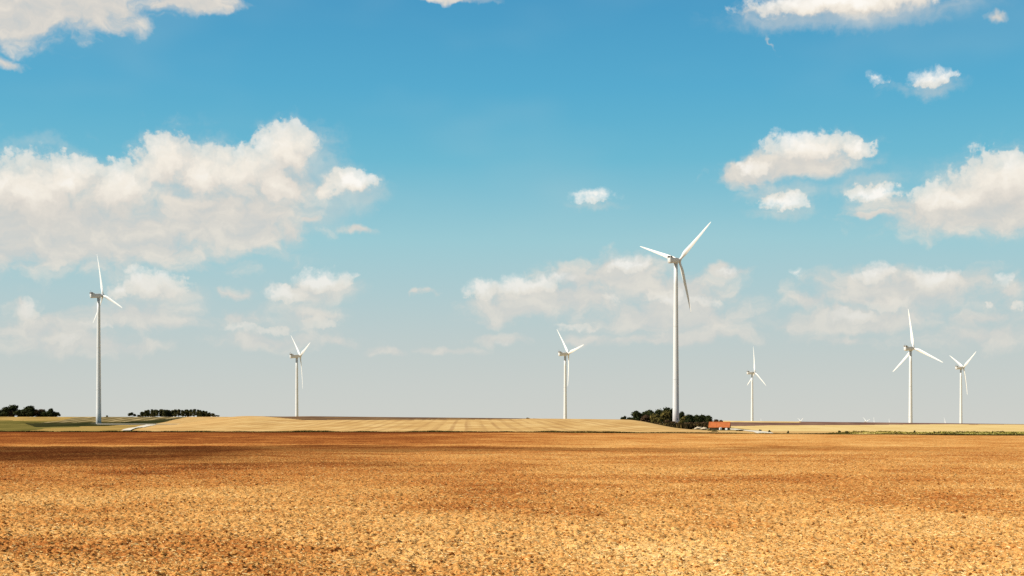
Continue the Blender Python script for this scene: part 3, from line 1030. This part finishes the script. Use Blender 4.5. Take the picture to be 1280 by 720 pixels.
# ------------------------------------------------------------------ trees
def crown_mesh(name, mat, w, h, base, n_lobes, n_leaf, leaf, seed, conical=False):
    rg = np.random.default_rng(seed)
    lob = []
    for i in range(n_lobes):
        t = rg.random()
        zz = base + (h - base) * (0.12 + 0.76 * t)
        rel = (zz - base) / (h - base)
        wmax = (1 - rel) ** 0.7 if conical else math.sqrt(max(0.05, 1 - (2 * rel - 0.85) ** 2 * 0.8))
        a = rg.random() * 2 * math.pi
        rad = rg.random() ** 0.6 * w * 0.5 * wmax * 0.62
        lr = (0.17 + 0.16 * rg.random()) * min(w, h) * (0.75 if conical else 1.0)
        lob.append((math.cos(a) * rad, math.sin(a) * rad, min(zz, h - lr * 0.7), lr))
    lob.append((0, 0, h - 0.22 * min(w, h), 0.2 * min(w, h)))
    V, T, Fs = [], [], []
    for (lx, ly, lz, lr) in lob:
        k = n_leaf // len(lob)
        d = rg.normal(size=(k, 3))
        d /= np.linalg.norm(d, axis=1)[:, None]
        rad = lr * (0.55 + 0.55 * rg.random(k) ** 0.7)
        c = np.array([lx, ly, lz]) + d * rad[:, None] * np.array([1, 1, 0.85])
        n = d + rg.normal(size=(k, 3)) * 0.45
        n /= np.linalg.norm(n, axis=1)[:, None]
        a = np.cross(n, rg.normal(size=(k, 3)))
        a /= np.linalg.norm(a, axis=1)[:, None]
        b = np.cross(n, a)
        s = leaf * (0.6 + 0.8 * rg.random(k))[:, None]
        q = np.stack([c - a * s - b * s * 0.6, c + a * s - b * s * 0.5, c + a * s * 0.7 + b * s * 0.7 + n * s * 0.25, c - a * s * 0.6 + b * s * 0.8], 1)
        Fs.append(np.arange(k * 4).reshape(k, 4) + sum(len(vv) for vv in V))
        V.append(q.reshape(-1, 3))
        T.append(np.repeat(np.clip(rg.random() * 0.5 + rg.random(k) * 0.5, 0, 1), 4))
        # twiggy core of the lobe keeps the crown dense
        m = 70
        d = rg.normal(size=(m, 3))
        d /= np.linalg.norm(d, axis=1)[:, None]
        c = np.array([lx, ly, lz]) + d * lr * 0.5
        a = np.cross(d, rg.normal(size=(m, 3)))
        a /= np.linalg.norm(a, axis=1)[:, None]
        b = np.cross(d, a)
        s = lr * 0.28
        q = np.stack([c - a * s - b * s, c + a * s - b * s, c + a * s + b * s, c - a * s + b * s], 1)
        Fs.append(np.arange(m * 4).reshape(m, 4) + sum(len(vv) for vv in V))
        V.append(q.reshape(-1, 3))
        T.append(np.full(m * 4, 0.25))
    V = np.concatenate(V)
    V[:, 2] = np.maximum(V[:, 2], base * 0.6)
    return np_mesh(name, V, np.concatenate(Fs), mat, {'tone': np.concatenate(T)})


def trunk_mesh(h, r, base, seed):
    rg = random.Random(seed)
    bm = bmesh.new()
    p = Vector((0, 0, -0.6))
    pts = [p.copy()]
    for i in range(4):
        p = p + Vector((rg.uniform(-0.2, 0.2), rg.uniform(-0.2, 0.2), (h * 0.72 + 0.6) / 4))
        pts.append(p.copy())
    for i in range(4):
        add_tube(bm, pts[i], pts[i + 1], r * (1 - i * 0.2), r * (1 - (i + 1) * 0.2), 8)
    for i in range(5):
        q = pts[1 + i % 3]
        a = rg.uniform(0, 6.28)
        add_tube(bm, q, q + Vector((math.cos(a) * h * 0.2, math.sin(a) * h * 0.2, h * 0.18)), r * 0.4, r * 0.12, 6)
    return bm_mesh('trunk', bm, M['bark'], True)


PROTO = {}


def proto(kind):
    """two crown shapes of each kind"""
    if kind not in PROTO:
        spec = {'broad': ('leaf', 10.0, 10.0, 0.4, 22, 1300, 0.5, False), 'autumn': ('leafb', 9.0, 8.0, 0.3, 18, 1100, 0.45, False),
                'russet': ('leafr', 7.0, 5.5, 0.1, 15, 900, 0.36, False), 'grove': ('pine', 6.5, 10.0, 0.2, 20, 1100, 0.42, True),
                'bush': ('leaf', 7.0, 4.5, 0.1, 10, 800, 0.3, False), 'olive': ('leafb', 5.0, 4.0, 0.1, 9, 700, 0.28, False)}[kind]
        mk, w, h, b, nl, nf, lf, con = spec
        PROTO[kind] = [(crown_mesh('crown', M[mk], w, h, b, nl, nf, lf, 100 + 7 * i + len(kind), con), trunk_mesh(h, 0.028 * h + 0.03, b, i)) for i in range(3)], w, h
    return PROTO[kind]


def tree(name, kind, u, d, wpx, top_v, label, group=None, foot=None, cat=None):
    wpx = wpx * (1.15 if wpx > 6 else 1.0)
    """a tree at heading u and distance d, wpx wide and reaching up to picture height top_v"""
    variants, w, h = proto(kind)
    i = random.randrange(3)
    x = (u - 640.0) / F * d
    z = gz(x, d) if foot is None else foot
    hgt = EYE + (HOR - top_v) / F * d - z
    t = thing(name, label, cat or ('tree' if 'tree' in name or name == 'conifer' else 'bush'), (x, d, z - 0.25), random.uniform(0, 6.28), group)
    sx = wpx / F * d / w
    sc = (sx, sx, max(0.13, hgt / h))
    for nm, me in (('crown', variants[i][0]), ('trunk', variants[i][1])):
        o = link(nm, me, t)
        o.scale = sc
    return t


# the wood on the far left ridge
LW = 'trees of the wood on the left ridge'
for (u, wpx, tv, kind, lab) in [
    (1, 15, 511.5, 'broad', 'dark tree cut by the left edge of the photo, leftmost of the ridge wood'),
    (8, 12, 509, 'broad', 'small pointed dark tree second from the left in the ridge wood'),
    (17, 14, 506.5, 'broad', 'tall domed dark tree, left one of the two tallest in the ridge wood'),
    (36, 18, 507.3, 'broad', 'broad flat topped dark tree, right one of the two tallest in the ridge wood'),
    (63, 9, 510.5, 'broad', 'thin pointed dark tree near the right end of the ridge wood'),
    (72, 10, 515.2, 'bush', 'low dark bush ending the ridge wood on the right')]:
    tree('ridge_tree' if kind == 'broad' else 'bush', kind, u, 1880 + random.uniform(-15, 15), wpx, tv, lab, LW)
for (u, wpx, tv, kind) in [(12, 12, 513, 'russet'), (25, 14, 511.5, 'broad'), (30, 12, 513, 'autumn'), (44, 14, 511.8, 'russet'), (52, 14, 511.8, 'russet'), (58, 12, 514.2, 'broad'), (4, 12, 515, 'broad'), (67, 10, 514, 'broad')]:
    tree('ridge_tree', kind, u, 1870 + random.uniform(-15, 10), wpx, tv, 'lower dark rounded tree filling the gaps between the tall ones of the ridge wood', LW)

# the grove behind the field on the left
GR = 'trees of the long grove'
us = np.linspace(178, 266, 24)
for i, u in enumerate(us):
    tv = np.interp(u, [178, 186, 200, 215, 250, 258, 266], [514.2, 511.2, 511.4, 511.6, 511.2, 513.2, 516.5]) + random.uniform(-0.6, 0.7)
    if i == 0:
        lab = 'dark slim tree at the left end of the long even grove'
    elif i == len(us) - 1:
        lab = 'short dark tree at the tapering right end of the long even grove'
    else:
        lab = 'slim dark green tree standing in the even row inside the long grove'
    tree('grove_tree', 'grove', u + random.uniform(-1, 1), 1890 + random.uniform(-12, 12), random.uniform(6.5, 9), tv, lab, GR)
tree('bush', 'bush', 165, 1885, 11, 515.4, 'rounded dark bush standing free just left of the long grove')
tree('bush', 'bush', 173, 1885, 8, 518.2, 'low dark bush between the free rounded bush and the long grove')
tree('bush', 'bush', 271, 1880, 7, 518.6, 'tiny dark bush trailing off the right end of the long grove')
tree('bush', 'bush', 134, 1870, 4, 518.9, 'single tiny bush on the ridge just right of the left turbine tower')
tree('bush', 'bush', 660, 640, 10, 521.6, 'low dark bush on the hill crest left of the middle turbine')
tree('bush', 'bush', 669, 640, 8, 522.3, 'smaller dark bush touching the low one on the hill crest')

# the copse round the foot of the tallest turbine
CP = 'trees of the copse behind the tan hill'
for (u, d, wpx, tv, kind, lab) in [
    (781, 1090, 11, 519.8, 'bush', 'low dark bush starting the copse on its left'),
    (788, 1090, 11, 521.0, 'bush', 'low dark bush second from the left end of the copse'),
    (796, 1095, 15, 514.0, 'broad', 'rounded dark tree at the left side of the copse'),
    (805, 1100, 12, 514.5, 'broad', 'dark tree between the rounded left one and the centre of the copse'),
    (813, 1100, 15, 511.2, 'broad', 'dark flat topped tree in the centre of the copse'),
    (825, 1105, 14, 510.6, 'broad', 'dark tree between the centre of the copse and its tallest tree'),
    (835, 1100, 15, 509.2, 'broad', 'tallest dark tree of the copse, just left of the turbine tower'),
    (843, 1120, 12, 510.5, 'broad', 'dark tree partly hidden behind the tallest turbine tower'),
    (852, 1120, 10, 514.3, 'broad', 'dark tree peeking out right of the tallest turbine tower'),
    (818, 1030, 12, 517.0, 'autumn', 'yellowish olive tree in front of the dark copse'),
    (832, 1035, 14, 514.0, 'autumn', 'olive brown tree in front of the tallest copse tree'),
    (806, 1060, 14, 519.0, 'russet', 'low russet bush at the front of the copse on the left'),
    (824, 1000, 10, 521.8, 'olive', 'small olive bush low in front of the copse centre'),
    (834, 1000, 8, 524.5, 'russet', 'small russet bush left of the turbine foot'),
    (840, 1010, 8, 526.0, 'russet', 'smallest russet bush touching the turbine foot on its left'),
    (855, 900, 14, 519.5, 'olive', 'olive green bush directly right of the tallest turbine tower'),
    (851, 900, 9, 525.5, 'olive', 'low olive bush crossing the right edge of the turbine foot'),
    (862, 860, 12, 517.8, 'broad', 'dark rounded tree at the left of the hedge right of the tower'),
    (870, 860, 12, 517.4, 'broad', 'dark rounded tree in the middle left of the hedge right of the tower'),
    (878, 865, 13, 517.2, 'broad', 'dark rounded tree in the middle right of the hedge right of the tower'),
    (886, 865, 13, 518.0, 'broad', 'dark rounded tree at the right end of the hedge above the shed'),
    (860, 820, 12, 527.0, 'russet', 'low russet bush under the dark hedge on its left'),
    (870, 800, 12, 527.5, 'russet', 'low russet bush under the middle of the dark hedge'),
    (880, 790, 12, 527.0, 'russet', 'low russet bush under the dark hedge just left of the shed roof'),
    (895, 900, 8, 524.0, 'russet', 'small brownish bush looking over the orange roof'),
    (901, 900, 7, 525.0, 'russet', 'smaller brownish bush over the middle of the orange roof')]:
    tree('copse_tree' if kind in ('broad', 'autumn') else 'bush', kind, u, d, wpx, tv, lab, CP)

# low tangled undergrowth between the hill and the copse
def undergrowth():
    n = 9000
    y = 620 + RNG.random(n) * 380
    u = 800 + RNG.random(n) ** 0.8 * 92
    keep = (u < 864) | (y > 690)
    u, y = u[keep], y[keep]
    n = len(u)
    x = (u - 640.0) / F * y
    clump = fbm(x / 9.0, y / 14.0, 61, 3)
    h = (0.4 + 2.0 * sst(0.35, 0.7, clump)) * sst(798, 830, u + (clump - 0.5) * 40)
    tufts('undergrowth', x, y, h, 0.05 + 0.9 * sst(0.4, 0.75, fbm(x / 6.0, y / 10.0, 63, 3)), M['under'], 'dark russet undergrowth between the tan hill and the copse', 'undergrowth', 0.45)


undergrowth()

# scrub beside the track and along the right hand field edge
SB = 'small shrubs along the field edge'
for (u, v, wpx, hpx, lab) in [
    (1049, 541.0, 6, 0.9, 'small dark shrub, left one of the pair on the field edge'),
    (1058, 541.8, 5.5, 0.9, 'small dark shrub, right one of the pair on the field edge'),
    (1143, 541.0, 4, 0.6, 'low dark shrub on the verge under the turbine with widest spread blades'),
    (1241, 541.5, 3, 1.8, 'thin dark shrub standing in the green verge near the right edge'),
    (962, 540.4, 6, 1.4, 'low green shrub at the lower end of the pale farm track'),
    (950, 538.6, 6, 1.2, 'low green shrub halfway along the right side of the farm track'),
    (985, 541.2, 4, 1.2, 'tiny shrub on the field edge right of the farm track')]:
    x, y = ray_ground(u, v)
    tree('shrub', 'bush', u, y, wpx, v - hpx, lab, SB)
for (u, v, wpx, hpx, lab) in [
    (893, 539.6, 9, 3.0, 'rounded ochre bush in front of the left half of the shed'),
    (886, 538.4, 7, 3.2, 'small ochre bush at the left corner of the shed'),
    (924, 538.8, 11, 1.1, 'flat dark bush beside the track right of the shed'),
    (872, 536.6, 7, 2.0, 'tiny brown bush below the pale rubble heap'),
    (880, 537.4, 7, 2.2, 'small brown bush between the rubble heap and the shed')]:
    x, y = ray_ground(u, v)
    tree('bush', 'olive' if 'ochre' in lab else 'russet' if 'brown' in lab else 'bush', u, y, wpx, v - hpx, lab)


# ------------------------------------------------------------------ shed and rubble
def build_shed():
    d = 560.0
    x = (899.5 - 640.0) / F * d
    z = gz(x, d)
    k = d / F                       # metres per reference pixel
    W, D = 26.5 * k, 6.0
    top = EYE + (HOR - 527.8) * k - z
    eave = EYE + (HOR - 534.0) * k - z
    t = thing('shed', 'low farm shed with an orange tiled roof and open dark front', 'shed', (x, d, z), -0.21)
    bm = bmesh.new()
    add_box(bm, 0, D / 2 - 0.15, eave / 2 - 0.2, W - 0.5, 0.3, eave + 0.3)
    add_box(bm, -W / 2 + 0.4, 0, eave / 2 - 0.2, 0.3, D - 0.62, eave + 0.3)
    add_box(bm, W / 2 - 0.4, 0, eave / 2 - 0.2, 0.3, D - 0.62, eave + 0.3)
    for s in (-1, 1):               # gables
        xx = s * (W / 2 - 0.4)
        vs = [bm.verts.new(p) for p in [(xx - 0.15, -D / 2 + 0.3, eave), (xx - 0.15, D / 2 - 0.3, eave), (xx - 0.15, 0, top - 0.2), (xx + 0.15, -D / 2 + 0.3, eave), (xx + 0.15, D / 2 - 0.3, eave), (xx + 0.15, 0, top - 0.2)]]
        for f in ((0, 1, 2), (5, 4, 3), (0, 2, 5, 3), (1, 4, 5, 2), (0, 3, 4, 1)):
            bm.faces.new([vs[i] for i in f])
    add_box(bm, -W / 4 + 0.1, -D / 2 + 0.4, 0.5, W / 2 - 1.2, 0.3, 1.4)
    link('wall', bm_mesh('wall', bm, M['stonew']), t)
    bm = bmesh.new()
    L = W / 2
    for s in (-1, 1):
        n = 12
        for i in range(n):           # overlapping courses of tiles
            t0, t1 = i / n, (i + 1) / n + 0.03
            y0, z0 = s * (D / 2 + 0.45) * t0, top + (eave - 0.1 - top) * t0
            y1, z1 = s * (D / 2 + 0.45) * t1, top + (eave - 0.1 - top) * t1
            mid = Vector((0, (y0 + y1) / 2, (z0 + z1) / 2 + 0.03))
            ang = math.atan2(z1 - z0, y1 - y0)
            add_box(bm, 0, mid.y, mid.z + 0.0, 2 * L, math.hypot(y1 - y0, z1 - z0), 0.06 + 0.002 * i, Matrix.Rotation(ang, 4, 'X'))
    rf = link('roof', bm_mesh('roof', bm, M['tile']), t)
    bm = bmesh.new()
    add_tube(bm, (-L - 0.05, 0, top + 0.06), (L + 0.05, 0, top + 0.06), 0.14, 0.14, 10)
    link('ridge_cap', bm_mesh('ridge_cap', bm, M['tile']), rf)
    for i in range(4):
        bm = bmesh.new()
        add_box(bm, -W / 2 + 0.6 + i * (W - 1.2) / 3, -D / 2 + 0.12, eave / 2 - 0.3, 0.2, 0.2, eave + 0.2)
        link('post', bm_mesh('post', bm, M['wood']), t)
    bm = bmesh.new()
    add_box(bm, 0, -D / 2 + 0.12, eave - 0.12, W - 0.9, 0.24, 0.2)
    link('beam', bm_mesh('beam', bm, M['wood']), t)
    # pale things standing under the roof
    for i, (px, w, h, lab) in enumerate([(-0.2, 0.9, 0.9, 'pale block under the shed roof, left one of two'), (2.2, 1.3, 0.8, 'larger pale block under the shed roof near its right end')]):
        bm = bmesh.new()
        add_box(bm, 0, 0, h / 2, w, 0.9, h, bevel=0.12)
        add_box(bm, 0.1, 0, h + 0.1, w * 0.7, 0.7, 0.2, bevel=0.05)
        thing('stone_block', lab, 'block', (x + px, d - D / 2 - 0.6, z), 0.2 + i, 'pale blocks in front of the shed', me=bm_mesh('stone_block', bm, M['blockw']))


build_shed()


def heap(u, y, w, h, label):
    x = (u - 640.0) / F * y
    n = 36
    g = np.linspace(-1, 1, n)
    X, Y = np.meshgrid(g, g)
    rad = np.sqrt(X * X + Y * Y)
    Z = np.clip(1 - rad ** 3.0, -0.1, 1) * h * (0.6 + 0.7 * fbm(X * 2.2 + u, Y * 2.2, 7, 4)) + (vn(X * 9 + u, Y * 9, 3) - 0.5) * 0.22 * h - 0.08
    V = np.stack([X * w / 2, Y * w / 2, Z], -1).reshape(-1, 3)
    idx = np.arange(n * n).reshape(n, n)
    Fq = np.stack([idx[:-1, :-1], idx[:-1, 1:], idx[1:, 1:], idx[1:, :-1]], -1).reshape(-1, 4)
    thing('rubble_heap', label, 'heap', (x, y, gz(x, y)), 0, 'pale rubble heaps left of the shed', me=np_mesh('rubble_heap', V, Fq, M['chalk']))


heap(873.5, 650, 4.6, 1.05, 'larger pale heap of rubble under the dark hedge, left of the shed')
heap(880.5, 645, 3.2, 0.9, 'smaller pale heap of rubble touching the left corner of the shed')
